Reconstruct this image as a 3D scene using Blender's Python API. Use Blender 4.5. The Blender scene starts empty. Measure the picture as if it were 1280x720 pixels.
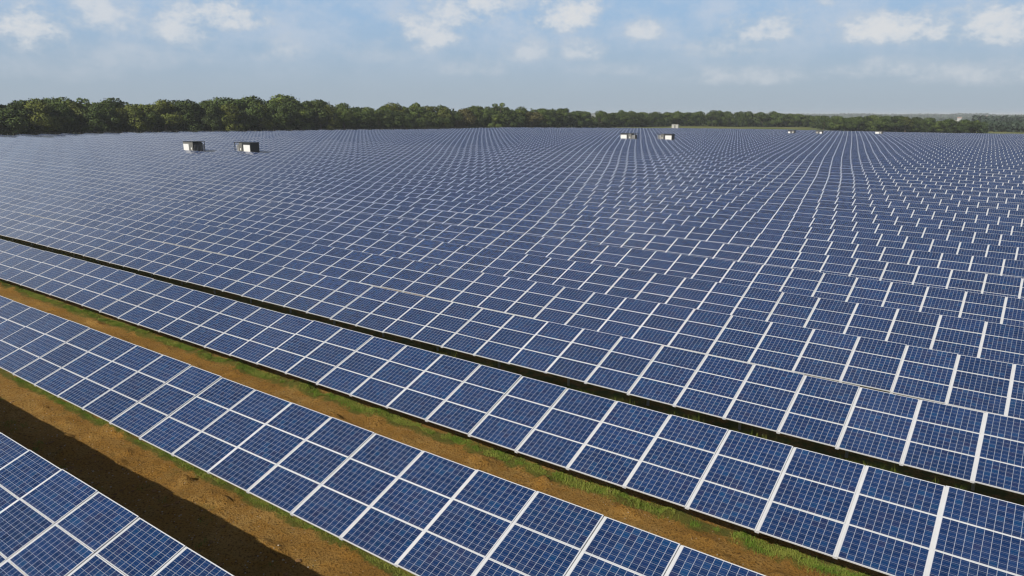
import bpy, math, random
import numpy as np
from mathutils import Matrix, Vector

R = math.radians
scene = bpy.context.scene
col = scene.collection

# ------------------------------------------------------------------ camera
CZ = 11.03                       # eye height above the lowest ground
YAW, PITCH, FPX = -0.6246, math.atan(216.5 / 919.34), 919.34
cam = bpy.data.objects.new('camera', bpy.data.cameras.new('camera'))
col.objects.link(cam)
cam.location = (0, 0, CZ)
cam.rotation_euler = (math.pi / 2 - PITCH, 0, -YAW)
cam.data.sensor_width = 36
cam.data.lens = FPX / 1280 * 36
cam.data.clip_start = 0.1
cam.data.clip_end = 40000
scene.camera = cam

SUN_EL, SUN_AZ = R(36.0), R(179)          # compass bearing from +Y
sdir = Vector((math.sin(SUN_AZ) * math.cos(SUN_EL), math.cos(SUN_AZ) * math.cos(SUN_EL), math.sin(SUN_EL)))
sun = bpy.data.objects.new('sun', bpy.data.lights.new('sun', 'SUN'))
col.objects.link(sun)
sun.data.energy = 5.0
sun.data.angle = R(0.55)
sun.data.color = (1.0, 0.94, 0.84)
sun.rotation_euler = sdir.to_track_quat('Z', 'Y').to_euler()

# ------------------------------------------------------------------ node helper
class NT:
    def __init__(s, tree):
        s.t = tree; s.n = tree.nodes; s.l = tree.links
    def new(s, typ, **kw):
        n = s.n.new(typ)
        for k, v in kw.items(): setattr(n, k, v)
        return n
    def put(s, sock, v):
        if isinstance(v, bpy.types.NodeSocket): s.l.new(v, sock)
        elif v is not None: sock.default_value = v
    def m(s, op, a, b=None, c=None, clamp=False):
        n = s.new('ShaderNodeMath', operation=op); n.use_clamp = clamp
        s.put(n.inputs[0], a); s.put(n.inputs[1], b)
        if c is not None: s.put(n.inputs[2], c)
        return n.outputs[0]
    def vm(s, op, a, b=None, out=0):
        n = s.new('ShaderNodeVectorMath', operation=op)
        s.put(n.inputs[0], a); s.put(n.inputs[1], b)
        return n.outputs[out]
    def mix(s, f, a, b):
        n = s.new('ShaderNodeMix', data_type='RGBA')
        s.put(n.inputs[0], f)
        for i, v in ((6, a), (7, b)):
            if isinstance(v, tuple) and len(v) == 3: v = v + (1,)
            s.put(n.inputs[i], v)
        return n.outputs[2]
    def noise(s, vec, scale, detail=4, rough=.55, out=0):
        n = s.new('ShaderNodeTexNoise')
        s.put(n.inputs['Vector'], vec); n.inputs['Scale'].default_value = scale
        n.inputs['Detail'].default_value = detail; n.inputs['Roughness'].default_value = rough
        return n.outputs[out]
    def ramp(s, v, a, b, lo=0., hi=1.):
        n = s.new('ShaderNodeMapRange', interpolation_type='SMOOTHSTEP')
        s.put(n.inputs[0], v); n.inputs[1].default_value = a; n.inputs[2].default_value = b
        n.inputs[3].default_value = lo; n.inputs[4].default_value = hi
        return n.outputs[0]

# ------------------------------------------------------------------ world: Nishita sky with clouds as directions
world = bpy.data.worlds.new('World'); scene.world = world
world.use_nodes = True
W_ = NT(world.node_tree); W_.n.clear()
out = W_.new('ShaderNodeOutputWorld'); bg = W_.new('ShaderNodeBackground')
sky = W_.new('ShaderNodeTexSky'); sky.sky_type = 'NISHITA'; sky.sun_disc = False
sky.sun_elevation = SUN_EL; sky.sun_rotation = SUN_AZ
sky.altitude = 0; sky.air_density = 1.0; sky.dust_density = 1.5; sky.ozone_density = 1.0
tc = W_.new('ShaderNodeTexCoord'); dirv = tc.outputs['Generated']
sep = W_.new('ShaderNodeSeparateXYZ'); W_.l.new(dirv, sep.inputs[0])
X, Y, Z = sep.outputs
az = W_.m('MULTIPLY', W_.m('ARCTAN2', X, Y), 180 / math.pi)
el = W_.m('MULTIPLY', W_.m('ARCSINE', Z), 180 / math.pi)
comb = W_.new('ShaderNodeCombineXYZ'); W_.l.new(az, comb.inputs[0])
W_.l.new(W_.m('MULTIPLY', el, 1.5), comb.inputs[1])
n1 = W_.noise(comb.outputs[0], .40, 7, .6)
n2 = W_.noise(comb.outputs[0], .95, 6, .56)
n3 = W_.noise(comb.outputs[0], 2.6, 5, .6)
edge = W_.m('ADD', W_.m('MULTIPLY', W_.m('SUBTRACT', n1, .5), 3.4), W_.m('MULTIPLY', W_.m('SUBTRACT', n2, .5), 1.5))
edge = W_.m('ADD', edge, W_.m('MULTIPLY', W_.m('SUBTRACT', n3, .5), .8))
def px2ang(px, py):
    r = (px - 640) / FPX; v = (360 - py) / FPX
    d = math.cos(PITCH) + v * math.sin(PITCH); z = -math.sin(PITCH) + v * math.cos(PITCH)
    x = r * math.cos(YAW) + d * math.sin(YAW); y = -r * math.sin(YAW) + d * math.cos(YAW)
    return math.degrees(math.atan2(x, y)), math.degrees(math.atan2(z, math.hypot(x, y)))
# bearing and height of each cumulus, half width / half height (degrees), brightness
clouds = []
for px, py, w, h, s in ((32, 42, 36, 22, .85), (130, 18, 40, 24, .6), (225, 40, 26, 26, .7), (285, 24, 38, 15, .8),
                        (352, 66, 24, 12, .5), (535, 42, 30, 26, .7), (565, 24, 32, 15, .7), (610, 10, 20, 16, .8),
                        (706, 22, 34, 20, .85), (660, 66, 24, 14, .5), (728, 66, 24, 12, .55), (806, 42, 16, 12, .65), (765, 88, 30, 8, .35),
                        (955, 40, 36, 14, .75), (905, 62, 40, 10, .5), (1120, 40, 62, 17, .9), (1250, 36, 56, 20, .8), (640, 6, 22, 10, .5),
                        (1110, 88, 44, 10, .5), (1240, 96, 70, 12, .5), (930, 98, 60, 10, .45), (590, 86, 34, 10, .35),
                        (150, 74, 70, 14, .3), (1035, 2, 10, 6, .5), (470, 70, 40, 10, .25), (60, 90, 60, 12, .25)):
    a, e = px2ang(px, py)
    a2, e2 = px2ang(px + w, py)
    clouds.append((a, e, abs(a2 - a) * 1.6, math.degrees(h / FPX) * 1.55, min(1, s * 1.12)))
cl = None
for a, e, w, h, s in clouds:
    da = W_.m('DIVIDE', W_.m('SUBTRACT', az, a), w)
    de = W_.m('DIVIDE', W_.m('SUBTRACT', el, e), h)
    de = W_.m('MAXIMUM', de, W_.m('MULTIPLY', de, -1.9))      # flat bases
    r2 = W_.m('ADD', W_.m('MULTIPLY', da, da), W_.m('MULTIPLY', de, de))
    t = W_.m('ADD', W_.m('SUBTRACT', .95, r2), edge)
    t = W_.m('MULTIPLY', W_.ramp(t, -.5, 1.5), s)
    t = W_.m('MULTIPLY', t, W_.ramp(r2, 1.2, 3.2, 1, 0))
    cl = t if cl is None else W_.m('MAXIMUM', cl, t)
# loose cloud over the rest of the sky
high = W_.m('MULTIPLY', W_.ramp(W_.noise(dirv, 3.2, 6, .6), .54, .76), W_.ramp(el, 12, 20))
deck = W_.m('MULTIPLY', W_.m('MULTIPLY', W_.ramp(el, 9, 13), W_.ramp(el, 18, 32, 1, 0)), W_.ramp(W_.noise(dirv, 4.5, 5, .6), .3, .7, .5, .95))
high = W_.m('MAXIMUM', high, deck)
cl = W_.m('MAXIMUM', cl, W_.m('MULTIPLY', high, .85))
veil = W_.m('MULTIPLY', W_.ramp(W_.noise(comb.outputs[0], .2, 7, .65), .36, .68), .55)
veil = W_.m('MULTIPLY', veil, W_.ramp(el, 1, 7))
lowc = W_.mix(W_.ramp(el, .3, 8.5), (7.3, 8.9, 10.6), (6.3, 9.5, 13.7))
c0 = W_.mix(W_.m('MULTIPLY', W_.ramp(el, 10, 24, 1, 0), .85), sky.outputs[0], lowc)
c0 = W_.mix(W_.m('MULTIPLY', veil, W_.ramp(el, 12, 30, 1, 0)), c0, (10.57, 11.43, 12.86))
c1 = W_.mix(W_.m('MULTIPLY', cl, 1.05, clamp=True), c0, W_.mix(W_.ramp(cl, .15, .75), (9.4, 10.4, 11.6), (12.2, 12.6, 13.1)))
W_.l.new(c1, bg.inputs[0]); bg.inputs[1].default_value = 0.056
W_.l.new(bg.outputs[0], out.inputs[0])

scene.view_settings.view_transform = 'Standard'
scene.view_settings.look = 'None'
scene.view_settings.exposure = 0.0
scene.view_settings.gamma = 1.0
scene.render.engine = 'CYCLES'
scene.cycles.max_bounces = 5
scene.cycles.diffuse_bounces = 2
scene.cycles.glossy_bounces = 2
scene.cycles.transmission_bounces = 3
scene.cycles.volume_bounces = 0
scene.cycles.use_denoising = True
scene.cycles.denoiser = 'OPENIMAGEDENOISE'
scene.cycles.denoising_input_passes = 'RGB_ALBEDO_NORMAL'
scene.cycles.denoising_prefilter = 'ACCURATE'
scene.cycles.filter_width = 1.3

rng = np.random.default_rng(7)
random.seed(11)

# ------------------------------------------------------------------ object helpers
def link(name, mesh, parent=None, loc=(0, 0, 0)):
    o = bpy.data.objects.new(name, mesh); col.objects.link(o)
    o.location = loc
    if parent: o.parent = parent
    return o
def tag(o, label=None, cat=None, group=None, kind=None):
    if label: o['label'] = label
    if cat: o['category'] = cat
    if group: o['group'] = group
    if kind: o['kind'] = kind
    return o
def mesh_np(name, v, f, mats=(), mi=None, uv=None, uv2=None, smooth=False):
    v = np.asarray(v, float).reshape(-1, 3); f = np.asarray(f, int)
    k = f.shape[1]
    me = bpy.data.meshes.new(name)
    me.vertices.add(len(v)); me.vertices.foreach_set('co', v.ravel())
    me.loops.add(f.size); me.loops.foreach_set('vertex_index', f.ravel())
    me.polygons.add(len(f)); me.polygons.foreach_set('loop_start', np.arange(0, f.size, k))
    me.polygons.foreach_set('loop_total', np.full(len(f), k))
    for m in mats: me.materials.append(m)
    if mi is not None: me.polygons.foreach_set('material_index', np.asarray(mi, int))
    me.polygons.foreach_set('use_smooth', np.full(len(f), bool(smooth)))
    if uv is not None:
        l = me.uv_layers.new(name='cells'); l.data.foreach_set('uv', np.asarray(uv, float).ravel())
    if uv2 is not None:
        l = me.uv_layers.new(name='ident'); l.data.foreach_set('uv', np.asarray(uv2, float).ravel())
    me.update(calc_edges=True); me.validate()
    return me
BF = np.array([[0, 3, 2, 1], [4, 5, 6, 7], [0, 1, 5, 4], [1, 2, 6, 5], [2, 3, 7, 6], [3, 0, 4, 7]])
def box_v(x0, x1, y0, y1, z0, z1):
    return np.array([[x0, y0, z0], [x1, y0, z0], [x1, y1, z0], [x0, y1, z0], [x0, y0, z1], [x1, y0, z1], [x1, y1, z1], [x0, y1, z1]], float)
def boxes(name, lst, mats, xf=None):
    V = []; F = []
    for b in lst:
        F.append(BF + 8 * len(V)); V.append(box_v(*b))
    V = np.concatenate(V); F = np.concatenate(F)
    if xf is not None: V = xf(V)
    return mesh_np(name, V, F, mats)

def mat(name):
    m = bpy.data.materials.new(name); m.use_nodes = True
    T = NT(m.node_tree); b = T.n['Principled BSDF']
    return m, T, b
def plain(name, c, rough=.6, metal=0, var=.1, scale=6.):
    m, T, b = mat(name)
    g = T.new('ShaderNodeTexCoord').outputs['Object']
    n = T.noise(g, scale, 5, .6)
    T.l.new(T.mix(n, tuple(x * (1 - var) for x in c), tuple(min(1, x * (1 + var)) for x in c)), b.inputs['Base Color'])
    b.inputs['Roughness'].default_value = rough; b.inputs['Metallic'].default_value = metal
    return m

# ------------------------------------------------------------------ materials
def panel_material(name):
    m, T, b = mat(name)
    uv = T.new('ShaderNodeUVMap', uv_map='cells').outputs[0]
    idn = T.new('ShaderNodeUVMap', uv_map='ident').outputs[0]
    s = T.new('ShaderNodeSeparateXYZ'); T.l.new(uv, s.inputs[0]); u, v = s.outputs[0], s.outputs[1]
    orand = T.new('ShaderNodeObjectInfo').outputs['Random']
    cu = T.m('DIVIDE', T.m('SUBTRACT', u, .024), .1612); cv = T.m('DIVIDE', T.m('SUBTRACT', v, .017), .15858)
    fu, fv = T.m('FRACT', cu), T.m('FRACT', cv)
    iu, iv = T.m('FLOOR', cu), T.m('FLOOR', cv)
    du = T.m('MINIMUM', fu, T.m('SUBTRACT', 1, fu)); dv = T.m('MINIMUM', fv, T.m('SUBTRACT', 1, fv))
    line = T.m('MAXIMUM', T.m('LESS_THAN', du, .026), T.m('LESS_THAN', dv, .015))
    # corners of the cells are clipped a little
    bus = None
    for p in (.27, .73):
        t = T.m('LESS_THAN', T.m('ABSOLUTE', T.m('SUBTRACT', fv, p)), .011)
        bus = t if bus is None else T.m('MAXIMUM', bus, t)
    # edges
    eu = T.m('MINIMUM', u, T.m('SUBTRACT', 1.66, u)); ev = T.m('ADD', .007, T.m('MINIMUM', v, T.m('SUBTRACT', .9855, v)))
    ed = T.m('MINIMUM', eu, ev)
    margin = T.m('LESS_THAN', ed, .024); frame = T.m('LESS_THAN', ed, .0125)
    wn = T.new('ShaderNodeTexWhiteNoise', noise_dimensions='4D')
    cc = T.new('ShaderNodeCombineXYZ'); T.l.new(iu, cc.inputs[0]); T.l.new(iv, cc.inputs[1])
    vec = T.vm('ADD', cc.outputs[0], T.vm('MULTIPLY', idn, (37.3, 91.7, 0)))
    T.l.new(vec, wn.inputs['Vector']); T.l.new(T.m('MULTIPLY', orand, 517.), wn.inputs['W'])
    wc = T.new('ShaderNodeSeparateColor'); T.l.new(wn.outputs['Color'], wc.inputs[0])
    pn = T.new('ShaderNodeTexWhiteNoise', noise_dimensions='4D')
    T.l.new(T.vm('ADD', idn, (.5, .5, 0)), pn.inputs['Vector']); T.l.new(T.m('MULTIPLY', orand, 311.), pn.inputs['W'])
    pc = T.new('ShaderNodeSeparateColor'); T.l.new(pn.outputs['Color'], pc.inputs[0])
    base = T.mix(wc.outputs[0], CELL_A, CELL_B)
    base = T.mix(T.m('MULTIPLY', T.ramp(wc.outputs[1], .8, 1), .5), base, CELL_C)
    base = T.mix(T.m('MULTIPLY', T.ramp(wc.outputs[2], .8, 1), .6), base, CELL_D)
    base = T.mix(T.m('MULTIPLY', pc.outputs[0], .6), base, T.vm('MULTIPLY', base, (.60, .70, .70)))
    # crystal flakes inside each cell
    fl = T.new('ShaderNodeTexVoronoi'); T.l.new(uv, fl.inputs['Vector']); fl.inputs['Scale'].default_value = 46
    fs = T.new('ShaderNodeSeparateColor'); T.l.new(fl.outputs['Color'], fs.inputs[0])
    base = T.mix(T.m('MULTIPLY', fs.outputs[0], .45), base, T.vm('MULTIPLY', base, (1.5, 1.5, 1.35)))
    base = T.mix(T.m('MULTIPLY', bus, .6), base, (.20, .24, .32))
    base = T.mix(margin, T.mix(line, base, (.36, .39, .46)), (.50, .52, .57))
    base = T.mix(frame, base, FRAME_C)
    # dust film washed to the low edge, patchy
    gp = T.new('ShaderNodeNewGeometry').outputs['Position']
    dust = T.m('MULTIPLY', T.ramp(T.noise(gp, 1.3, 5, .65), .42, .75), .025)
    dust = T.m('ADD', dust, T.m('MULTIPLY', T.ramp(v, .0, .09, 1, 0), .07))
    base = T.mix(dust, base, (.33, .29, .23))
    T.l.new(base, b.inputs['Base Color'])
    T.l.new(T.m('ADD', T.m('MULTIPLY', frame, .25), T.m('ADD', .05, T.m('MULTIPLY', T.noise(gp, .9, 3), .08))), b.inputs['Roughness'])
    b.inputs['IOR'].default_value = 1.5
    return m
CELL_A, CELL_B, CELL_C, CELL_D = (.006, .021, .079), (.009, .032, .113), (.007, .053, .152), (.017, .022, .073)
FRAME_C = (.56, .57, .59)
M_panel = panel_material('solar_cells')
M_frame = plain('anodised_frame', FRAME_C, .38, 0, .04, 3)
M_rail = plain('bright_rail', (.54, .55, .57), .5, 0, .14, 2)
M_steel = plain('galvanised_steel', (.38, .39, .40), .5, .3, .15, 5)

# ------------------------------------------------------------------ ground shape
SX = -0.0133
S_ROW = [(-19.429, 3.814, -9.322), (-35.902, 9.741, -9.4), (-25.037, 15.789, -9.472), (-10.857, 21.984, -9.628),
         (-8.646, 28.099, -9.727), (-9.881, 34.09, -9.769), (-4.258, 40.453, -9.848), (-5.491, 46.747, -9.965),
         (-6.624, 52.737, -9.991), (-7.844, 58.758, -10.005), (-9.099, 64.722, -10.025)]
WP, HP, TILT = 1.7225, 0.9975, 0.3521
MW, MH = 1.66, 0.9855
CT, ST = math.cos(TILT), math.sin(TILT)
LOW = 1.00                                  # low edge above the soil
rows = list(S_ROW)
while rows[-1][1] < 424:
    x, y, z = rows[-1]
    rows.append((x + WP * .292 + rng.normal(0, .03) * WP, y + 5.965 + rng.normal(0, .04), z))
gy = np.array([-400, -3] + [r[1] for r in S_ROW] + [12000.])
gz = np.array([CZ - 9.28 - LOW] * 2 + [CZ + r[2] - LOW for r in S_ROW] + [CZ - 10.025 - LOW])
def smin(a, k):                             # soft limit of x slope
    return a
def ground(x, y):
    x = np.asarray(x, float); y = np.asarray(y, float)
    z = np.interp(y, gy, gz)
    xs = np.clip(x, -520, 60)
    z = z + SX * xs
    z = z + np.where(y > 70, 1, 0) * np.clip((y - 70) / 60, 0, 1) * (.10 * np.sin(x * .041 + y * .033) + .07 * np.sin(y * .085 - x * .013))
    d = np.hypot(x, y)
    t = np.clip((d - 700) / 900, 0, 1); t = t * t * (3 - 2 * t)
    far = -9 + 17.5 * np.clip((d - 1500) / 3800, 0, 1.15) + 3.0 * np.sin(x * .0011 + 1.3) * np.sin(y * .0009) + 1.5 * np.sin(x * .0031 + y * .0023)
    return z * (1 - t) + far * t
XLY = [-50, 88, 166, 299, 341, 375, 399, 411, 420, 428]
XLX = [-262, -257, -244, -219, -192, -163, -122, -82, -44, -20]
def xleft(y): return float(np.interp(y, XLY, XLX))

# value noise for small lumps
def vnoise(x, y, s, seed):
    r = np.random.default_rng(seed); N = 512; g = r.random((N, N))
    x = x * s + 1000; y = y * s + 1000
    xi = np.floor(x).astype(int); yi = np.floor(y).astype(int); fx = x - xi; fy = y - yi
    fx = fx * fx * (3 - 2 * fx); fy = fy * fy * (3 - 2 * fy)
    a = g[xi % N, yi % N]; b = g[(xi + 1) % N, yi % N]; c = g[xi % N, (yi + 1) % N]; d = g[(xi + 1) % N, (yi + 1) % N]
    return (a * (1 - fx) + b * fx) * (1 - fy) + (c * (1 - fx) + d * fx) * fy
def lumps(x, y):
    n = .5 * vnoise(x, y, .9, 1) + .25 * vnoise(x, y, 2.3, 2) + .17 * vnoise(x, y, 5.1, 3) + .08 * vnoise(x, y, 9.7, 4)
    ridge = np.clip(vnoise(x, y, 1.6, 9) - .60, 0, 1) * 1.0 * vnoise(x, y, 6., 12)
    return (n - .5) * .20 + ridge
def axis(segs):
    a = [segs[0][0]]
    for s0, s1, d in segs:
        n = max(1, int(round((s1 - s0) / d))); a += list(np.linspace(s0, s1, n + 1)[1:])
    return np.array(a)
ax = axis([(-12000, -3000, 900), (-3000, -700, 150), (-700, -300, 20), (-300, -62, 3), (-62, -30, .3), (-30, 9, .11), (9, 40, 2), (40, 700, 40), (700, 9000, 600)])
ay = axis([(-300, -2, 30), (-2, 4.5, 1), (4.5, 16.5, .11), (16.5, 24, .25), (24, 70, 2), (70, 440, 4), (440, 760, 16), (760, 3000, 120), (3000, 15000, 800)])
GX, GY = np.meshgrid(ax, ay, indexing='ij')
GZ = ground(GX, GY)
fade = np.clip((GX + 60) / 10, 0, 1) * np.clip((9.5 - GX) / 2, 0, 1) * np.clip((GY - 4) / 1.5, 0, 1) * np.clip((26 - GY) / 4, 0, 1)
GZ = GZ + lumps(GX, GY) * fade
nx, ny = GX.shape
I = np.arange(nx * ny).reshape(nx, ny)
F = np.stack([I[:-1, :-1], I[1:, :-1], I[1:, 1:], I[:-1, 1:]], -1).reshape(-1, 4)
M_ground, T, b = mat('soil_and_meadow')
gp = T.new('ShaderNodeNewGeometry').outputs['Position']
att = T.new('ShaderNodeAttribute', attribute_name='meadow').outputs['Fac']
att2 = T.new('ShaderNodeAttribute', attribute_name='verge_and_gap_shade').outputs['Fac']
nA = T.noise(gp, .55, 5, .6); nB = T.noise(gp, 3.1, 6, .65); nC = T.noise(gp, 17, 5, .7); nD = T.noise(gp, 60, 3, .7)
soil = T.mix(T.ramp(nA, .3, .7), (.345, .188, .046), (.490, .300, .095))
soil = T.mix(T.ramp(nB, .35, .75), soil, (.400, .205, .040))
soil = T.mix(T.m('MULTIPLY', T.ramp(nC, .46, .68), .9), soil, (.075, .038, .012))
soil = T.mix(T.m('MULTIPLY', T.ramp(nD, .58, .70), .8), soil, (.46, .30, .13))
soil = T.mix(T.m('MULTIPLY', T.ramp(T.noise(gp, 1.1, 4, .7), .56, .74), .45), soil, (.15, .125, .03))
peb = T.new('ShaderNodeTexVoronoi'); T.l.new(gp, peb.inputs['Vector']); peb.inputs['Scale'].default_value = 11
ps = T.new('ShaderNodeSeparateColor'); T.l.new(peb.outputs['Color'], ps.inputs[0])
pm = T.m('MULTIPLY', T.m('LESS_THAN', peb.outputs['Distance'], .17), T.m('GREATER_THAN', ps.outputs[0], .90))
soil = T.mix(pm, soil, (.52, .44, .33))
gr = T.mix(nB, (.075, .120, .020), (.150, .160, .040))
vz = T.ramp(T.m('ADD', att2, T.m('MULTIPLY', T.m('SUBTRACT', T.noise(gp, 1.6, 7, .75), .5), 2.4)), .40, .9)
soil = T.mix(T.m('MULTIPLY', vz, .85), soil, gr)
big = T.noise(gp, .0028, 6, .6); big2 = T.noise(gp, .012, 5, .6)
mead = T.mix(T.ramp(big2, .35, .7), (.075, .105, .028), (.17, .17, .065))
farc = T.mix(T.ramp(big, .44, .56), (.035, .055, .022), (.15, .15, .07))
farc = T.mix(T.ramp(T.noise(gp, .0061, 3, .5), .60, .66), farc, (.28, .24, .15))
dist = T.vm('LENGTH', gp, out=1)
mead = T.mix(T.ramp(dist, 700, 1500), mead, farc)
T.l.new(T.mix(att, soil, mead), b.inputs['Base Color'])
b.inputs['Roughness'].default_value = 1.0
b.inputs['Specular IOR Level'].default_value = .1
bp = T.new('ShaderNodeBump'); bp.inputs['Strength'].default_value = 1.0; bp.inputs['Distance'].default_value = .13
T.l.new(T.m('ADD', nC, T.m('MULTIPLY', nD, .5)), bp.inputs['Height']); T.l.new(bp.outputs[0], b.inputs['Normal'])
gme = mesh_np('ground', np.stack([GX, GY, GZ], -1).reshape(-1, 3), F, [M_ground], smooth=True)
inside = (GY < 432) & (GX < 60) & (GY > -300)
xl = np.interp(GY, XLY, XLX)
inside &= GX > xl - 4
a = gme.attributes.new('meadow', 'FLOAT', 'POINT'); a.data.foreach_set('value', np.where(inside, 0., 1.).ravel())
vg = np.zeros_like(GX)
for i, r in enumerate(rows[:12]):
    w = (.3, .30, .50, 2.2)[min(i, 3)]  # farther rows: weedy green widened, painting the shaded gap darker
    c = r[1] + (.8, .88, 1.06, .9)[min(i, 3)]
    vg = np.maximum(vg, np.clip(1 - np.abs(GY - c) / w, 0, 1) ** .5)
a = gme.attributes.new('verge_and_gap_shade', 'FLOAT', 'POINT'); a.data.foreach_set('value', vg.ravel())
tag(link('ground', gme), kind='structure')

# ------------------------------------------------------------------ solar rows
def slope_pt(x, s, n, r):
    """x along the row, s up the slope, n off the glass"""
    return np.stack([x, r[1] + s * CT - n * ST, CZ + r[2] + SX * x + wave(x, r) + s * ST + n * CT], -1)
def wave(x, r):
    k = np.clip((r[1] - 70) / 60, 0, 1)
    return .018 * np.sin(x * .31 + r[1] * 1.7) + .012 * np.sin(x * .83 + r[1] * .9) + k * (.10 * np.sin(x * .041 + r[1] * .033) + .07 * np.sin(r[1] * .085 - x * .013))
def project(P):
    P = np.asarray(P) - [0, 0, CZ]
    r = P[..., 0] * math.cos(YAW) - P[..., 1] * math.sin(YAW); d = P[..., 0] * math.sin(YAW) + P[..., 1] * math.cos(YAW)
    dd = d * math.cos(PITCH) - P[..., 2] * math.sin(PITCH); u = d * math.sin(PITCH) + P[..., 2] * math.cos(PITCH)
    return 640 + FPX * r / dd, 360 - FPX * u / dd, dd

ex = Vector((1, 0, SX)).normalized(); ey = Vector((0, CT, ST)); ez = ex.cross(ey).normalized(); ey = ez.cross(ex)
EUL = Matrix((ex, ey, ez)).transposed().to_euler()

def cell_box(x0, s0, ident, frame=True):
    pass
# shared meshes, local coordinates = (along, up, normal)
def panel_mesh_full():
    v = box_v(0, MW, 0, MH, -.04, 0)
    uv = np.zeros((6, 4, 2)); uv[:] = [.005, .005]
    uv[1] = [[0, 0], [MW, 0], [MW, MH], [0, MH]]
    return mesh_np('solar_panel', v, BF, [M_panel], uv=uv, uv2=np.zeros((24, 2)))
def frame_mesh():
    w = .012; k = .009
    return boxes('panel_frame', [(0, MW, 0, k, -.04, 0), (0, MW, MH - k, MH, -.04, 0), (0, w, k, MH - k, -.04, 0), (MW - w, MW, k, MH - k, -.04, 0)], [M_frame])
def glass_mesh():
    w = .0121; k = .0091
    v = box_v(w, MW - w, k, MH - k, -.034, -.003)
    uv = np.zeros((6, 4, 2)); uv[:] = [.018, .018]
    uv[1] = [[w + .001, k], [MW - w - .001, k], [MW - w - .001, MH - k], [w + .001, MH - k]]
    return mesh_np('cell_glass', v, BF, [M_panel], uv=uv, uv2=np.zeros((24, 2)))
PM_full, PM_frame, PM_glass = panel_mesh_full(), frame_mesh(), glass_mesh()
RAILM = boxes('mounting_rail', [(-.0265, .0265, -.004, 3 * HP - .004, -.041, -.010), (-.05, .05, -.002, 3 * HP - .002, -.075, -.0413)], [M_rail])
CLAMP = None
def merged_panels(name, r, cells):
    n = len(cells)
    ks = np.array([c[0] for c in cells]); ls = np.array([c[1] for c in cells])
    x0 = r[0] + ks * WP + (WP - MW) / 2; s0 = ls * HP + (HP - MH) / 2
    loc = box_v(0, MW, 0, MH, -.04, 0)
    xx = x0[:, None] + loc[None, :, 0]; ss = s0[:, None] + loc[None, :, 1]; nn = np.broadcast_to(loc[None, :, 2], xx.shape)
    V = slope_pt(xx, ss, nn, r).reshape(-1, 3)
    F = (BF[None] + 8 * np.arange(n)[:, None, None]).reshape(-1, 4)
    uv = np.zeros((n, 6, 4, 2)); uv[:] = [.005, .005]
    uv[:, 1] = [[0, 0], [MW, 0], [MW, MH], [0, MH]]
    idn = np.zeros((n, 6, 4, 2)); idn[..., 0] = ks[:, None, None]; idn[..., 1] = ls[:, None, None] + 1
    return V, F, uv, idn
def merged_rails(r, ks):
    n = len(ks); loc = box_v(-.0265, .0265, -.004, 3 * HP - .004, -.06, -.010)
    x0 = r[0] + np.array(ks) * WP
    xx = x0[:, None] + loc[None, :, 0]; ss = np.broadcast_to(loc[None, :, 1], xx.shape); nn = np.broadcast_to(loc[None, :, 2], xx.shape)
    V = slope_pt(xx, ss, nn, r).reshape(-1, 3)
    return V, (BF[None] + 8 * np.arange(n)[:, None, None]).reshape(-1, 4)

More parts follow.
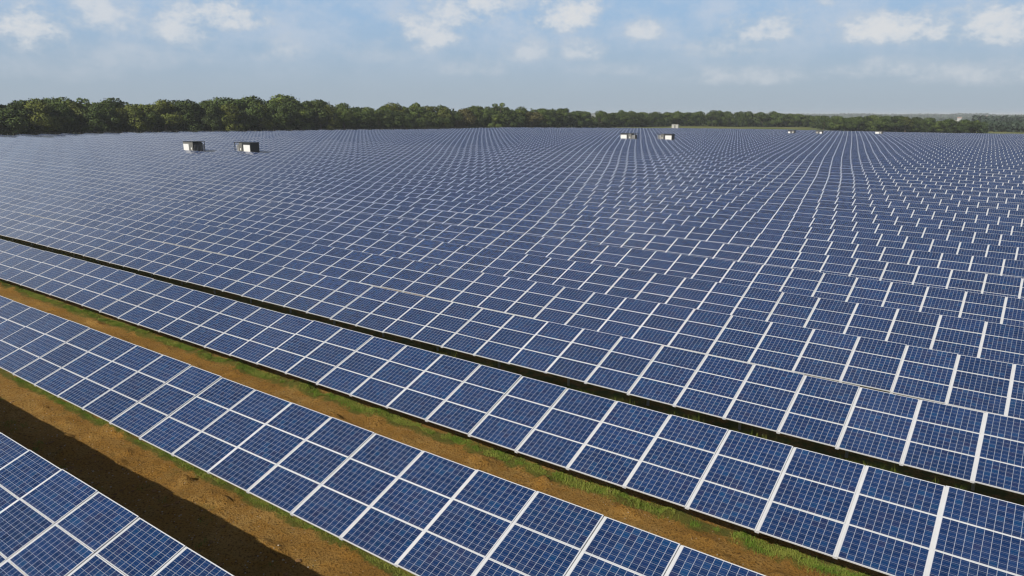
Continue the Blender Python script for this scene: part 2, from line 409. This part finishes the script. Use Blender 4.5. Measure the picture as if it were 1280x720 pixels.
ORD = ['first', 'second', 'third', 'fourth', 'fifth', 'sixth', 'seventh', 'eighth', 'ninth', 'tenth', 'eleventh', 'twelfth', 'thirteenth',
       'fourteenth', 'fifteenth', 'sixteenth', 'seventeenth', 'eighteenth', 'nineteenth', 'twentieth', 'twenty-first', 'twenty-second', 'twenty-third', 'twenty-fourth']
LABELS = {0: 'solar panel row in the bottom left corner shading the bare soil behind it',
          1: 'blue solar panel row standing between the two strips of bare brown soil',
          2: 'blue solar panel row between the grassy brown soil strip and the narrow black gap',
          3: 'blue solar panel row directly behind the narrow black gap'}
NEAR_ROWS = 24
GROUP = 'rows of tilted solar panels'
for i, r in enumerate(rows):
    xl_ = xleft(r[1])
    if i < 24: xl_ = max(xl_, -2.76 * (r[1] + 3) - 22)
    k0 = int(math.ceil((xl_ - r[0]) / WP)); k1 = int(math.floor((14 - r[0]) / WP))
    cells = [(k, l) for k in range(k0, k1) for l in range(3)]
    if i < NEAR_ROWS:
        xm = -r[1] * .55
        gz0 = float(ground(xm, r[1]))
        root = link('solar_panel_row', None, loc=(xm, r[1] + 1.4, gz0))
        lab = LABELS.get(i, '%s row of solar panels counting back from the bottom left corner' % ORD[i])
        tag(root, lab, 'solar array', GROUP)
        def rel(p): return (p[0] - xm, p[1] - (r[1] + 1.4), p[2] - gz0)
        # choose the hundred that show largest
        cx = np.array([r[0] + (k + .5) * WP for k, l in cells]); cs = np.array([(l + .5) * HP for k, l in cells])
        px, py, dd = project(slope_pt(cx, cs, cs * 0, r))
        out_ = (dd < .5) | (px < -60) | (px > 1340) | (py > 780)
        score = np.where(out_, 1e5, 0) + np.hypot(np.hypot(cx, r[1]), 9)
        order = np.argsort(score); near = set(order[:99].tolist())
        for j in sorted(near):
            k, l = cells[j]
            p = slope_pt(np.array(r[0] + k * WP + (WP - MW) / 2), np.array(l * HP + (HP - MH) / 2), np.array(0.), r)
            if i < 5:
                o = link('solar_panel', PM_frame, root, rel(p)); g = link('cell_glass', PM_glass, o)
            else:
                o = link('solar_panel', PM_full, root, rel(p))
            # hand-set modules sit a hair out of true
            o.rotation_euler = (EUL.x + random.gauss(0, .0022), EUL.y + random.gauss(0, .0016), EUL.z + random.gauss(0, .0006))
        nk = sorted({cells[j][0] for j in near}); rk = list(range(nk[0], nk[-1] + 2))
        if len(rk) > 98: rk = rk[-98:]
        for k in rk:
            p = slope_pt(np.array(r[0] + k * WP), np.array(0.), np.array(0.), r)
            o = link('mounting_rail', RAILM, root, rel(p)); o.rotation_euler = EUL
        rest = [c for j, c in enumerate(cells) if j not in near]
        if rest:
            V, F_, uv, idn = merged_panels('solar_panels', r, rest)
            V = V - [xm, r[1] + 1.4, gz0]
            tag(link('solar_panels', mesh_np('solar_panels', V, F_, [M_panel], uv=uv, uv2=idn), root), kind='stuff')
        rest = [k for k in range(k0, k1 + 1) if k not in set(rk)]
        if rest:
            V, F_ = merged_rails(r, rest); V = V - [xm, r[1] + 1.4, gz0]
            tag(link('mounting_rails', mesh_np('mounting_rails', V, F_, [M_rail]), root), kind='stuff')
        # frame under the panels: two purlins, posts every other column
        xa, xb = r[0] + k0 * WP, r[0] + k1 * WP
        for s in (1.2, 2.45):
            ends = slope_pt(np.array([xa, xb]), np.array([s, s]), np.array([-.09, -.09]), r)
            v = []
            xs = np.linspace(xa, xb, 24)
            c = slope_pt(xs, xs * 0 + s, xs * 0 - .10, r) - [xm, r[1] + 1.4, gz0]
            ring = np.array([[0, -.03, -.045], [0, .03, -.045], [0, .03, .02], [0, -.03, .02]])
            V = (c[:, None] + ring[None]).reshape(-1, 3)
            F_ = []
            for q in range(23):
                for e in range(4): F_.append([q * 4 + e, q * 4 + (e + 1) % 4, q * 4 + 4 + (e + 1) % 4, q * 4 + 4 + e])
            link('purlin', mesh_np('purlin', V, F_, [M_steel]), root)
        if i < 8:
            for s in (1.75, 2.6):
                h = LOW + s * ST - .12 + .25
                pm = boxes('support_post', [(-.045, .045, -.03, -.024, -h, 0), (-.045, .045, .024, .03, -h, 0), (-.004, .004, -.0235, .0235, -h, 0)], [M_steel])
                kk = [k for k in range(k0, k1 + 1) if k % 2 == 0]
                for k in kk[-24:]:
                    p = slope_pt(np.array(r[0] + k * WP), np.array(s), np.array(-.148), r)
                    link('support_post', pm, root, rel(p))
    else:
        V, F_, uv, idn = merged_panels('solar_panel_row', r, cells)
        V2, F2 = merged_rails(r, list(range(k0, k1 + 1)))
        if i % 2 == 0 and i < 60: pass
        xm = -r[1] * .55; org = np.array([xm, r[1], float(ground(xm, r[1]))])
        uvA = np.concatenate([uv.reshape(-1, 2), np.zeros((F2.size, 2))]); idA = np.concatenate([idn.reshape(-1, 2), np.zeros((F2.size, 2))])
        me = mesh_np('solar_panel_row', np.concatenate([V, V2]) - org, np.concatenate([F_, F2 + len(V)]), [M_panel, M_rail],
                     mi=np.concatenate([np.zeros(len(F_)), np.ones(len(F2))]), uv=uvA, uv2=idA)
        o = link('solar_panel_row', me, loc=org)
        tag(o, 'distant thin row of blue solar panels, one of many packed together before the trees', 'solar array', GROUP)

# ------------------------------------------------------------------ grass, clods and stones in the near aisles
def blade_material():
    m, T, b = mat('grass_blades')
    gp = T.new('ShaderNodeNewGeometry').outputs['Position']
    n = T.noise(gp, 1.7, 4, .6); n2 = T.noise(gp, 9, 3, .6)
    c = T.mix(T.ramp(n, .35, .65), (.105, .180, .020), (.215, .240, .045))
    c = T.mix(T.m('MULTIPLY', T.ramp(n2, .56, .72), .75), c, (.24, .20, .075))
    T.l.new(c, b.inputs['Base Color']); b.inputs['Roughness'].default_value = .8
    b.inputs['Specular IOR Level'].default_value = .2
    return m
M_blade = blade_material()
def blades(name, pts, h0, h1, w, lean, label):
    n = len(pts); a = rng.random(n) * 2 * np.pi; hh = h0 + (h1 - h0) * rng.random(n) ** 1.6
    w_ = w * (.7 + .6 * rng.random(n)); la = rng.random(n) * 2 * np.pi; ll = lean * rng.random(n) * hh
    z = ground(pts[:, 0], pts[:, 1]) + lumps(pts[:, 0], pts[:, 1]) - .012
    base = np.stack([pts[:, 0], pts[:, 1], z], -1)
    t = np.stack([np.cos(a), np.sin(a), a * 0], -1) * w_[:, None] / 2
    L = np.stack([np.cos(la) * ll, np.sin(la) * ll, hh], -1)
    mid = base + L * [[.35, .35, .6]]; tip = base + L * [[1, 1, .92]]
    V = np.stack([base - t, base + t, mid + t * .8, mid - t * .8, tip + t * .25, tip - t * .25], 1).reshape(-1, 3)
    F_ = (np.array([[0, 1, 2, 3], [3, 2, 4, 5]])[None] + 6 * np.arange(n)[:, None, None]).reshape(-1, 4)
    o = link(name, mesh_np(name, V, F_, [M_blade])); return tag(o, label, 'grass', None, 'stuff')
def strip(r, x0, x1, c, w, dens):
    n = int((x1 - x0) * w * 2 * dens)
    x = x0 + (x1 - x0) * rng.random(n); d = rng.normal(0, .42, n) * w; y = r[1] + c + d
    m = vnoise(x, y, 1.1, 21) * .6 + vnoise(x, y, 3.7, 22) * .4 > .36 + .22 * np.abs(d) / w
    return np.stack([x, y], -1)[m]
blades('grass', strip(rows[1], -32, 0, .92, .20, 2900), .025, .075, .009, .9, 'short green grass fringe under the low edge of the second row')
blades('grass', strip(rows[2], -54, 3, 1.10, .34, 2800), .03, .11, .010, .9, 'green grass fringe along the foot of the third row')
blades('grass', strip(rows[3], -64, 6, .5, .5, 500), .05, .25, .012, .6, 'weedy grass in the dark gap behind the third row')
q = strip(rows[2], -11, 2, .9, .3, 110); blades('weeds', q, .12, .34, .010, .7, 'ragged weeds under the third row near the bottom right corner')
q = strip(rows[3], -22, 3, -.15, .22, 420); q = q[vnoise(q[:, 0], q[:, 1], .9, 77) > .45]
blades('weeds', q, .58, .98, .014, .3, 'tall seeding weeds rising from the black gap on the right')
tc_ = []
for _ in range(240):
    rr_ = random.choice([0, 1]); y0, y1 = (6.9, 9.4) if rr_ == 0 else (12.9, 15.3)
    cx_, cy_ = random.uniform(-48, 2), random.uniform(y0, y1); k = random.randint(10, 50)
    tc_.append(np.stack([cx_ + rng.normal(0, .09, k), cy_ + rng.normal(0, .07, k)], -1))
blades('weeds', np.concatenate(tc_), .03, .12, .012, 1.0, 'sparse small tufts dotted over the bare soil strips')
# stones
def blob(seed):
    r_ = np.random.default_rng(seed); u, v = np.meshgrid(np.linspace(0, 2 * np.pi, 7)[:-1], np.linspace(.02, 3.1, 5), indexing='ij')
    rad = .75 + .5 * r_.random(u.shape)
    V = np.stack([np.cos(u) * np.sin(v) * rad, np.sin(u) * np.sin(v) * rad, np.cos(v) * rad * .7], -1).reshape(-1, 3)
    F_ = []
    for a_ in range(6):
        for b_ in range(4): F_.append([a_ * 5 + b_, a_ * 5 + b_ + 1, ((a_ + 1) % 6) * 5 + b_ + 1, ((a_ + 1) % 6) * 5 + b_])
    return V, np.array(F_)
bl = [blob(s) for s in range(6)]
def scatter(name, n, smin_, smax, m_, label, zs=1.):
    V = []; F_ = []; c = 0
    for _ in range(n):
        y0, y1 = random.choice([(6.9, 9.6), (12.8, 15.6), (6.9, 9.4), (18.9, 21.5)])
        x_, y_ = -random.random() ** 1.2 * 50 + 3, random.uniform(y0, y1)
        s = smin_ + (smax - smin_) * random.random() ** 3
        v, f = random.choice(bl); a_ = random.random() * 6.28
        rot = np.array([[math.cos(a_), -math.sin(a_), 0], [math.sin(a_), math.cos(a_), 0], [0, 0, zs]])
        z_ = float(ground(x_, y_) + lumps(np.array(x_), np.array(y_)))
        V.append(v @ rot.T * s + [x_, y_, z_ + s * .25]); F_.append(f + c); c += len(v)
    return tag(link(name, mesh_np(name, np.concatenate(V), np.concatenate(F_), [m_])), label, 'stones', None, 'stuff')
scatter('gravel', 3500, .006, .028, plain('flint', (.46, .38, .27), .8, 0, .3, 1.5), 'pale flints scattered over the brown soil')
scatter('clods', 900, .02, .09, plain('clod_soil', (.20, .108, .036), 1, 0, .3, 4), 'clods of dug brown soil between the front rows', .6)

# ------------------------------------------------------------------ inverter stations
M_white = plain('white_door', (.68, .68, .66), .45, 0, .04, 1.2)
M_grey = plain('grey_cladding', (.13, .13, .12), .6, 0, .1, 1)
M_dark = plain('dark_housing', (.022, .024, .026), .6, 0, .2, 2)
M_conc = plain('concrete_base', (.34, .33, .30), .9, 0, .15, 2)
def station(px, yy, label, kind='short', mirror=False, H=3.8, k=1.):
    """long side to the south; cabin with a white door, dark finned transformer bay"""
    y = rows[int(np.argmin([abs(q[1] - 1.55 - yy) for q in rows]))][1] - 1.55
    x = y * math.tan(R(px2ang(px, 165)[0])); z = float(ground(x, y))
    o = tag(link('inverter_station', None, loc=(x, y, z)), label, 'inverter station', 'inverter stations among the rows')
    L, D = (1.78 * k, 1.32) if kind == 'short' else (2.7 * k, 1.05)
    def P(name, lst, m_, par=o):
        if mirror: lst = [(-b, -a_, c, d, e, f) for a_, b, c, d, e, f in lst]
        return link(name, boxes(name, lst, [m_]), par)
    P('base_slab', [(-L - .2, L + .2, -D - .1, D + .1, -.3, .45)], M_conc)
    S = -D
    if kind == 'short':
        P('cabin', [(-L, L - 1.0, -D, D, .452, H - .1)], M_grey)
        P('white_door', [(-L + .12, .25, S - .05, S - .003, .55, H - .5)], M_white)
        t = P('transformer', [(L - .997, L - .3, -D + .25, D - .25, .452, H - .35)], M_dark)
        P('cooling_fins', [(L - .297, L - .06, -D + .35 + q * .3, -D + .39 + q * .3, .7, H - .6) for q in range(8)], M_steel, t)
        P('enclosure_post', [(L - .1, L, a_, a_ + .1, .452, H - .102) for a_ in (-D, -.05, D - .1)], M_dark)
        P('side_panel', [(L - .99, L - .11, S, S + .05, .5, H - .102)], M_grey)
        P('warning_plate', [(L - .8, L - .5, S - .02, S - .003, 2.2, 2.6)], M_white)
    else:
        P('cabin', [(-.1, L, -D, D, .452, H - .1)], M_dark)
        P('white_door', [(.45, L - .12, S - .05, S - .003, .55, H - .5)], M_white)
        P('side_panel', [(-1.15, -.103, S, D, .452, H - .12)], M_grey)
        P('warning_plate', [(-.8, -.5, S - .02, S - .003, 2.2, 2.6)], M_white)
        t = P('transformer', [(-L + .35, -1.2, -D + .5, D - .3, .452, H - .5)], M_dark)
        P('bushing', [(-L + .5 + q * .4, -L + .6 + q * .4, -D + .2, -D + .3, 1.2, H - .5) for q in range(3)], M_white, t)
        P('enclosure_post', [(-L, -L + .1, a_, a_ + .1, .452, H - .102) for a_ in (-D, D - .1)], M_dark)
        P('louvre_panel', [(L + .003, L + .05, -D + .15, D - .15, .6 + q * .24, .72 + q * .24) for q in range(10)], M_dark)
    P('roof', [(-L - .06, L + .06, -D - .08, D + .08, H - .098, H)], M_dark)
    return o
station(241, 88, 'inverter station with white door at its left end, nearest the left trees')
station(307, 93, 'inverter station with a white door beside its black right end, near the left trees', 'long')
station(787, 221, 'small far inverter station, left one of the pair at mid field', 'long', True, 3.7)
station(832, 227, 'small far inverter station, right one of the pair at mid field', 'long', False, 3.7)
station(990, 338, 'tiny inverter station at the far edge in front of the yellow-green field strip', 'long', True, 3.2, .55)
station(1024, 343, 'tiny inverter station at the far edge just right of the yellow-green field strip', 'long', False, 3.2, .55)
station(1099, 366, 'lone tiny inverter station at the far edge, rightmost of all', 'short', False, 3.2, .8)
hx, hy = -190, 436; hz = float(ground(hx, hy))
o = tag(link('site_cabin', None, loc=(hx, hy, hz)), 'small pale cabin standing beyond the panels in front of the dark trees', 'cabin')
o.rotation_euler.z = R(12)
link('wall', boxes('wall', [(-2.0, 2.0, -1.3, 1.3, 0, 2.6)], [plain('cabin_wall', (.36, .36, .34), .7, 0, .1, 1)]), o)
link('roof', boxes('roof', [(-2.1, 2.1, -1.4, 1.4, 2.602, 2.75)], [M_grey]), o)
link('door', boxes('door', [(-.5, .45, -1.34, -1.302, .1, 2.2)], [M_grey]), o)

# ------------------------------------------------------------------ trees
def leaf_material(name, lo, hi, warm):
    m, T, b = mat(name)
    oi = T.new('ShaderNodeObjectInfo')
    gp = T.new('ShaderNodeNewGeometry').outputs['Position']
    n = T.noise(gp, .28, 4, .6); n2 = T.noise(gp, 1.9, 3, .6)
    c = T.mix(T.ramp(n, .3, .7), lo, hi)
    c = T.mix(T.m('MULTIPLY', T.ramp(n2, .5, .8), .6), c, warm)
    sc = T.m('ADD', .72, T.m('MULTIPLY', oi.outputs['Random'], .6))
    v = T.new('ShaderNodeVectorMath', operation='SCALE'); T.l.new(c, v.inputs[0]); T.l.new(sc, v.inputs['Scale'])
    T.l.new(v.outputs[0], b.inputs['Base Color']); b.inputs['Roughness'].default_value = .7
    b.inputs['Specular IOR Level'].default_value = .25
    return m
LM = {'dark': leaf_material('oak_leaves', (.032, .056, .012), (.066, .096, .019), (.105, .115, .027)),
      'mid': leaf_material('ash_leaves', (.048, .078, .016), (.092, .122, .024), (.130, .135, .032)),
      'olive': leaf_material('turning_leaves', (.058, .078, .014), (.098, .112, .018), (.125, .112, .026)),
      'brown': leaf_material('rusty_leaves', (.070, .066, .022), (.098, .090, .028), (.120, .100, .036))}
M_bark = plain('bark', (.10, .08, .06), .9, 0, .3, 3)
def leaf_quads(P, size, rg, outw=None):
    n = len(P)
    a = rg.normal(size=(n, 3)); a /= np.linalg.norm(a, axis=1)[:, None]
    b_ = rg.normal(size=(n, 3)); b_ -= (b_ * a).sum(1)[:, None] * a; b_ /= np.linalg.norm(b_, axis=1)[:, None]
    s = (size * (.6 + .8 * rg.random(n)))[:, None]
    V = np.stack([P - a * s * .6 - b_ * s * .35, P + a * s * .15 - b_ * s * .5, P + a * s * .65 + b_ * s * .2, P - a * s * .1 + b_ * s * .55], 1)
    if outw is not None:                    # leaves turn their faces outwards from their clump
        nn = np.cross(a, b_); flip = (nn * outw).sum(1) < 0
        V[flip] = V[flip][:, ::-1]
    return V.reshape(-1, 3), np.arange(4 * n).reshape(-1, 4)
def crown_points(seed, shape, nleaf):
    """shape: 'round','tall','thin'; unit height 1, lobes scattered, leaves on their shells"""
    rg = np.random.default_rng(seed); lobes = []
    nl = {'round': 19, 'tall': 18, 'thin': 11}[shape]
    for _ in range(nl):
        t = rg.random()
        z = .22 + .66 * t
        wid = {'round': .40 * math.sin(math.pi * min(.96, .22 + .72 * t)) ** .7, 'tall': .27 * math.sin(math.pi * (.16 + .76 * t)) ** .6, 'thin': .17}[shape]
        a = rg.random() * 6.283; rr = wid * rg.random() ** .5
        lr = {'round': .15, 'tall': .12, 'thin': .07}[shape] * (.65 + .7 * rg.random())
        lobes.append((math.cos(a) * rr, math.sin(a) * rr, z, lr))
    w = np.array([l[3] ** 2 for l in lobes]); w /= w.sum()
    idx = rg.choice(nl, nleaf, p=w); L = np.array(lobes)[idx]
    d = rg.normal(size=(nleaf, 3)); d /= np.linalg.norm(d, axis=1)[:, None]
    rad = L[:, 3] * (1 - .30 * rg.random(nleaf) ** 2) * (1 + .11 * rg.normal(size=nleaf))
    P = L[:, :3] + d * rad[:, None] * [1.1, 1.1, .85]
    k = P[:, 2] > .06
    return P[k], lobes, (d * .8 + rg.normal(size=d.shape) * .28 + [0, 0, .15])[k]
CROWNS = {}
for kname, seeds, n in (('round', range(7), 6200), ('tall', range(10, 14), 5000), ('thin', range(20, 23), 1500)):
    for m_ in LM:
        CROWNS[(kname, m_)] = []
    for sd in seeds:
        P, lobes, ow = crown_points(sd, kname, n); rg = np.random.default_rng(sd + 99)
        ow = ow / np.linalg.norm(ow, axis=1)[:, None]; V, F_ = leaf_quads(P, .030 if kname != 'thin' else .024, rg, ow)
        # trunk with limbs to the lobes
        tv = []; tf = []
        def limb(p0, p1, r0, r1):
            p0, p1 = np.array(p0, float), np.array(p1, float); d = p1 - p0; d /= np.linalg.norm(d)
            u = np.cross(d, [.3, .9, .1]); u /= np.linalg.norm(u); w_ = np.cross(d, u); c = len(tv) * 10
            ring = []
            for pp, rr in ((p0, r0), (p1, r1)):
                for q in range(5):
                    an = q * 2 * math.pi / 5; ring.append(pp + rr * (math.cos(an) * u + math.sin(an) * w_))
            tv.append(np.array(ring)); tf.append(np.array([[q, (q + 1) % 5, 5 + (q + 1) % 5, 5 + q] for q in range(5)]) + c)
        limb((0, 0, -.03), (.01, .0, .3), .028, .020); limb((.01, 0, .29), (.0, .02, .62), .020, .009)
        for l in lobes[:11]:
            limb((.005, .005, .2 + .25 * rg.random()), l[:3], .011, .004)
        tme = mesh_np('trunk', np.concatenate(tv), np.concatenate(tf), [M_bark])
        base_cm = mesh_np('crown', V, F_, [LM['dark']], smooth=True)
        base_cm.normals_split_custom_set_from_vertices(np.repeat(ow, 4, axis=0).tolist())
        for m_ in LM:
            cm = base_cm if m_ == 'dark' else base_cm.copy()
            cm.materials[0] = LM[m_]
            CROWNS[(kname, m_)].append((cm, tme))
def tree(x, y, h, kname, m_, label, wide=1., group='broadleaf trees beyond the panels'):
    z = float(ground(x, y)) - .05
    cr, tr = random.choice(CROWNS[(kname, m_)])
    o = tag(link('broadleaf_tree', None, loc=(x, y, z)), label, 'tree', group)
    s = h / .98
    o.rotation_euler.z = random.random() * 6.28; o.scale = (s * wide, s * wide, s)
    link('trunk', tr, o); link('crown', cr, o)
    return o
DPX = [-90, 0, 320, 640, 740, 860, 1010, 1035, 1130, 1235]
DD = [278, 285, 310, 390, 470, 560, 600, 505, 490, 480]
TPX = [-90, 0, 60, 110, 200, 300, 390, 440, 560, 640, 690, 740, 860, 960, 1030, 1090, 1150, 1200, 1235]
TOP = [128, 128, 123, 126, 125, 122, 124, 130, 131, 131, 135, 138.5, 139, 140, 144.5, 144.5, 147, 149, 151]
def at(px, extra=0.):
    h_, _ = px2ang(px, 160); h_ = R(h_); D = float(np.interp(px, DPX, DD)) + extra
    return D * math.sin(h_), D * math.cos(h_), D
def height_for(x, y, ytop):
    depth = x * math.sin(YAW) + y * math.cos(YAW)
    return (CZ - float(ground(x, y))) + (143.5 - ytop) / FPX * depth
LBL = {('left', 'dark'): 'dark green broadleaf tree in the tall wood behind the left half of the panels',
       ('left', 'mid'): 'mid green broadleaf tree in the tall wood behind the left half of the panels',
       ('left', 'olive'): 'olive yellow-green tree in the tall wood behind the left half of the panels',
       ('left', 'brown'): 'rusty brown-green tree in the tall wood behind the left half of the panels',
       ('right', 'dark'): 'small dark green tree in the low tree line behind the right half of the panels',
       ('right', 'mid'): 'small mid green tree in the low tree line behind the right half of the panels',
       ('right', 'olive'): 'small olive tree in the low tree line behind the right half of the panels',
       ('right', 'brown'): 'small brownish tree in the low tree line behind the right half of the panels'}
px = -70.
while px < 1232:
    left = px < 700
    for rank in (0, 1):
        ex_ = (3 if rank == 0 else 13) + random.uniform(-3, 4)
        x, y, D = at(px + random.uniform(-5, 5), ex_)
        yt = float(np.interp(px, TPX, TOP)) + random.choice([0, 1, 3, 5, 8] if left else [-.5, 0, 1, 2]) + (2 if rank == 0 and left else 0)
        h = max(4.5, height_for(x, y, yt))
        m_ = random.choices(['dark', 'mid', 'olive', 'brown'], [6, 4, 1.6, .2] if left else [7, 3, .6, .4])[0]
        kn = random.choices(['round', 'tall'], [4, 1])[0]
        if not left and m_ == 'brown': m_ = 'dark'
        tree(x, y, h, kn, m_, LBL[('left' if left else 'right', m_)], random.uniform(.95, 1.25) * (1.25 if h < 10.5 else 1))
    stepm = 6.6 if left else 8.6
    px += stepm / (D / math.cos(math.atan((px - 640) / FPX))) * FPX / (math.cos(math.atan((px - 640) / FPX)) ** 1) * .92
# ones that stand out
for px_, yt, kn, m_, lab, w in ((60, 122.5, 'round', 'dark', 'domed dark tree rising above its neighbours near the left edge of the wood', 1.25),
                                (110, 121.5, 'thin', 'mid', 'thin wispy tree top left of a taller wispy tree in the wood', .9),
                                (124, 124.5, 'thin', 'mid', 'small wispy sapling between two wispy tree tops', .6),
                                (140, 121, 'thin', 'dark', 'tallest thin wispy tree poking above the wood on the left', 1.2),
                                (290, 119.5, 'round', 'dark', 'tallest rounded tree of the wood behind the yellow-green one', 1.2),
                                (288, 131, 'round', 'olive', 'bright yellow-green tree in front of the wood above the dark inverter stations', 1.0),
                                (357, 120.5, 'round', 'mid', 'tall broad green tree ending the high left part of the wood', 1.3),
                                (476, 127.5, 'thin', 'mid', 'thin tree top standing above the middle of the wood', 1.0),
                                (519, 129, 'tall', 'mid', 'pointed green tree top in the middle of the wood', 1.0),
                                (622, 128, 'thin', 'mid', 'wispy tree top at the end of the high wood', 1.1)):
    x, y, D = at(px_, 0 if m_ == 'olive' else 8)
    tree(x, y, height_for(x, y, yt), kn, m_, lab, w, None)
# undergrowth filling the wood edge: nobody could count it
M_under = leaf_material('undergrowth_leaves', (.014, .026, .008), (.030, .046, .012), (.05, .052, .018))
def band(name, px0, px1, e0, e1, hfun, n, size, m_, label, dfun=at):
    pxs = px0 + (px1 - px0) * rng.random(n); P = np.zeros((n, 3))
    for q in range(n):
        x, y, D = dfun(pxs[q], e0 + (e1 - e0) * rng.random())
        P[q] = x, y, 0
    g = ground(P[:, 0], P[:, 1]); hh = hfun(P[:, 0], P[:, 1]) * (.65 + .6 * vnoise(P[:, 0], P[:, 1], .16, 31))
    P[:, 2] = g + hh * rng.random(n) ** .8
    V, F_ = leaf_quads(P, np.full(n, size), rng)
    return tag(link(name, mesh_np(name, V, F_, [m_])), label, 'woodland', None, 'stuff')
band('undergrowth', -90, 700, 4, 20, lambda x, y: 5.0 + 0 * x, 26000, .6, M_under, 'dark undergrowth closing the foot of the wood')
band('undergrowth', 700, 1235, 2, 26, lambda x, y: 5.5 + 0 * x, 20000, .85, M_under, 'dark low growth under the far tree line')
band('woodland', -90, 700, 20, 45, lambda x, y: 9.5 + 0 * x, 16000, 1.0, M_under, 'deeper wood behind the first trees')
# far woods and hedges in the hazy distance
def dfar(D0, D1):
    def f(px_, e):
        h_, _ = px2ang(px_, 160); D = D0 + (D1 - D0) * e; return D * math.sin(R(h_)), D * math.cos(R(h_)), D
    return f
M_farwood = leaf_material('far_wood_leaves_hazed', (.022, .038, .024), (.036, .055, .034), (.04, .055, .034))  # distance haze painted into the leaf colour as a bluish tint
band('woodland', 1215, 1400, 0, 1, lambda x, y: 9.5 + 0 * x, 9000, 3.2, M_farwood, 'blue-dark far wood at the right end of the horizon', dfar(1000, 1180))
band('woodland', 1226, 1420, 0, 1, lambda x, y: 5.4 + 0 * x, 9000, 1.9, M_farwood, 'dark wood beyond the right end of the field', dfar(575, 760))
for q, (D0, pa, pb, hh) in enumerate(((1700, 960, 1180, 8), (2000, 1200, 1420, 9), (2500, 940, 1420, 9), (3200, 900, 1400, 9), (4100, 900, 1450, 10), (5000, -100, 1450, 10))):
    band('woodland', pa, pb, 0, 1, lambda x, y, hh=hh: hh * np.clip(vnoise(x, y, .006, 40 + q) * 2.2 - .45, 0, 1), 7000, 5 + D0 / 700, M_farwood, 'hazy belt of woods on the horizon to the right', dfar(D0, D0 * 1.05))
M_pale = plain('pale_render', (.42, .41, .39), .8, 0, .1, .2); M_tile = plain('roof_tile', (.25, .16, .12), .8, 0, .1, .2)
for px_, D_, w, lab in ((1198, 2300, 10, 'leftmost pale farm building on the hazy horizon'), (1258, 2050, 14, 'pale long shed above the blue-dark far wood'),
                        (1272, 2400, 18, 'pale sheds at the right end of the horizon'), (1228, 2900, 20, 'far pale building between the tree line and the right edge')):
    h_, _ = px2ang(px_, 160); x, y = D_ * math.sin(R(h_)), D_ * math.cos(R(h_)); z = float(ground(x, y))
    o = tag(link('farm_building', None, loc=(x, y, z)), lab, 'building', 'pale buildings on the horizon')
    link('wall', boxes('wall', [(-w / 2, w / 2, -5, 5, -1, 7)], [M_pale]), o)
    V = np.array([[-w / 2 - .5, -5.5, 7], [w / 2 + .5, -5.5, 7], [w / 2 + .5, 5.5, 7], [-w / 2 - .5, 5.5, 7], [-w / 2 - .5, 0, 10], [w / 2 + .5, 0, 10]])
    link('roof', mesh_np('roof', V[[0, 1, 5, 4, 2, 3, 4, 5, 0, 4, 3, 3, 1, 2, 5, 5]], [[0, 1, 2, 3], [4, 5, 6, 7], [8, 9, 10, 11], [12, 13, 14, 15]], [M_tile]), o)

# ------------------------------------------------------------------ wire fence at the foot of the wood
M_post = plain('fence_post_wood', (.20, .18, .15), .9, 0, .2, 3)
def fence(pxa, pxb, n, label):
    x0, y0, _ = at(pxa, -5); o = tag(link('wire_fence', None, loc=(x0, y0, float(ground(x0, y0)))), label, 'fence')
    pm = boxes('fence_post', [(-.035, .035, -.035, .035, -.3, 1.9)], [M_post]); pts = []
    for q in range(n):
        x, y, _ = at(pxa + (pxb - pxa) * q / (n - 1), -5); z = float(ground(x, y)); pts.append((x, y, z))
        link('fence_post', pm, o, (x - x0, y - y0, z - o.location.z))
    V = []; F_ = []
    for a_, b_ in zip(pts[:-1], pts[1:]):
        for hh in (.3, .7, 1.1, 1.5, 1.95):
            c = len(V); t = .008
            for p, dz in ((a_, -t), (b_, -t), (b_, t), (a_, t)): V.append((p[0] - x0, p[1] - y0, p[2] + hh + dz - o.location.z))
            F_.append([c, c + 1, c + 2, c + 3])
    link('wire', mesh_np('wire', V, F_, [M_steel]), o)
fence(-60, 660, 96, 'wire fence with wooden posts along the foot of the left wood')

# ------------------------------------------------------------------ haze
M_haze = bpy.data.materials.new('haze'); M_haze.use_nodes = True
T = NT(M_haze.node_tree); T.n.clear()
ho = T.new('ShaderNodeOutputMaterial'); pv = T.new('ShaderNodeVolumePrincipled')
pv.inputs['Color'].default_value = (.90, .95, 1.0, 1); pv.inputs['Density'].default_value = 1.6e-4; pv.inputs['Anisotropy'].default_value = .0
T.l.new(pv.outputs[0], ho.inputs['Volume'])
zl = float(GZ.min()) - 1.0
zh = 24.
hb = boxes('haze', [(-12500, 9500, -320, 15500, zl, zh)], [M_haze])
tag(link('haze', hb), 'thin pale haze lying over the whole field', 'haze', None, 'stuff')
print('rows', len(rows), 'objects', len(bpy.data.objects), 'zmax', GZ.max(), zl)
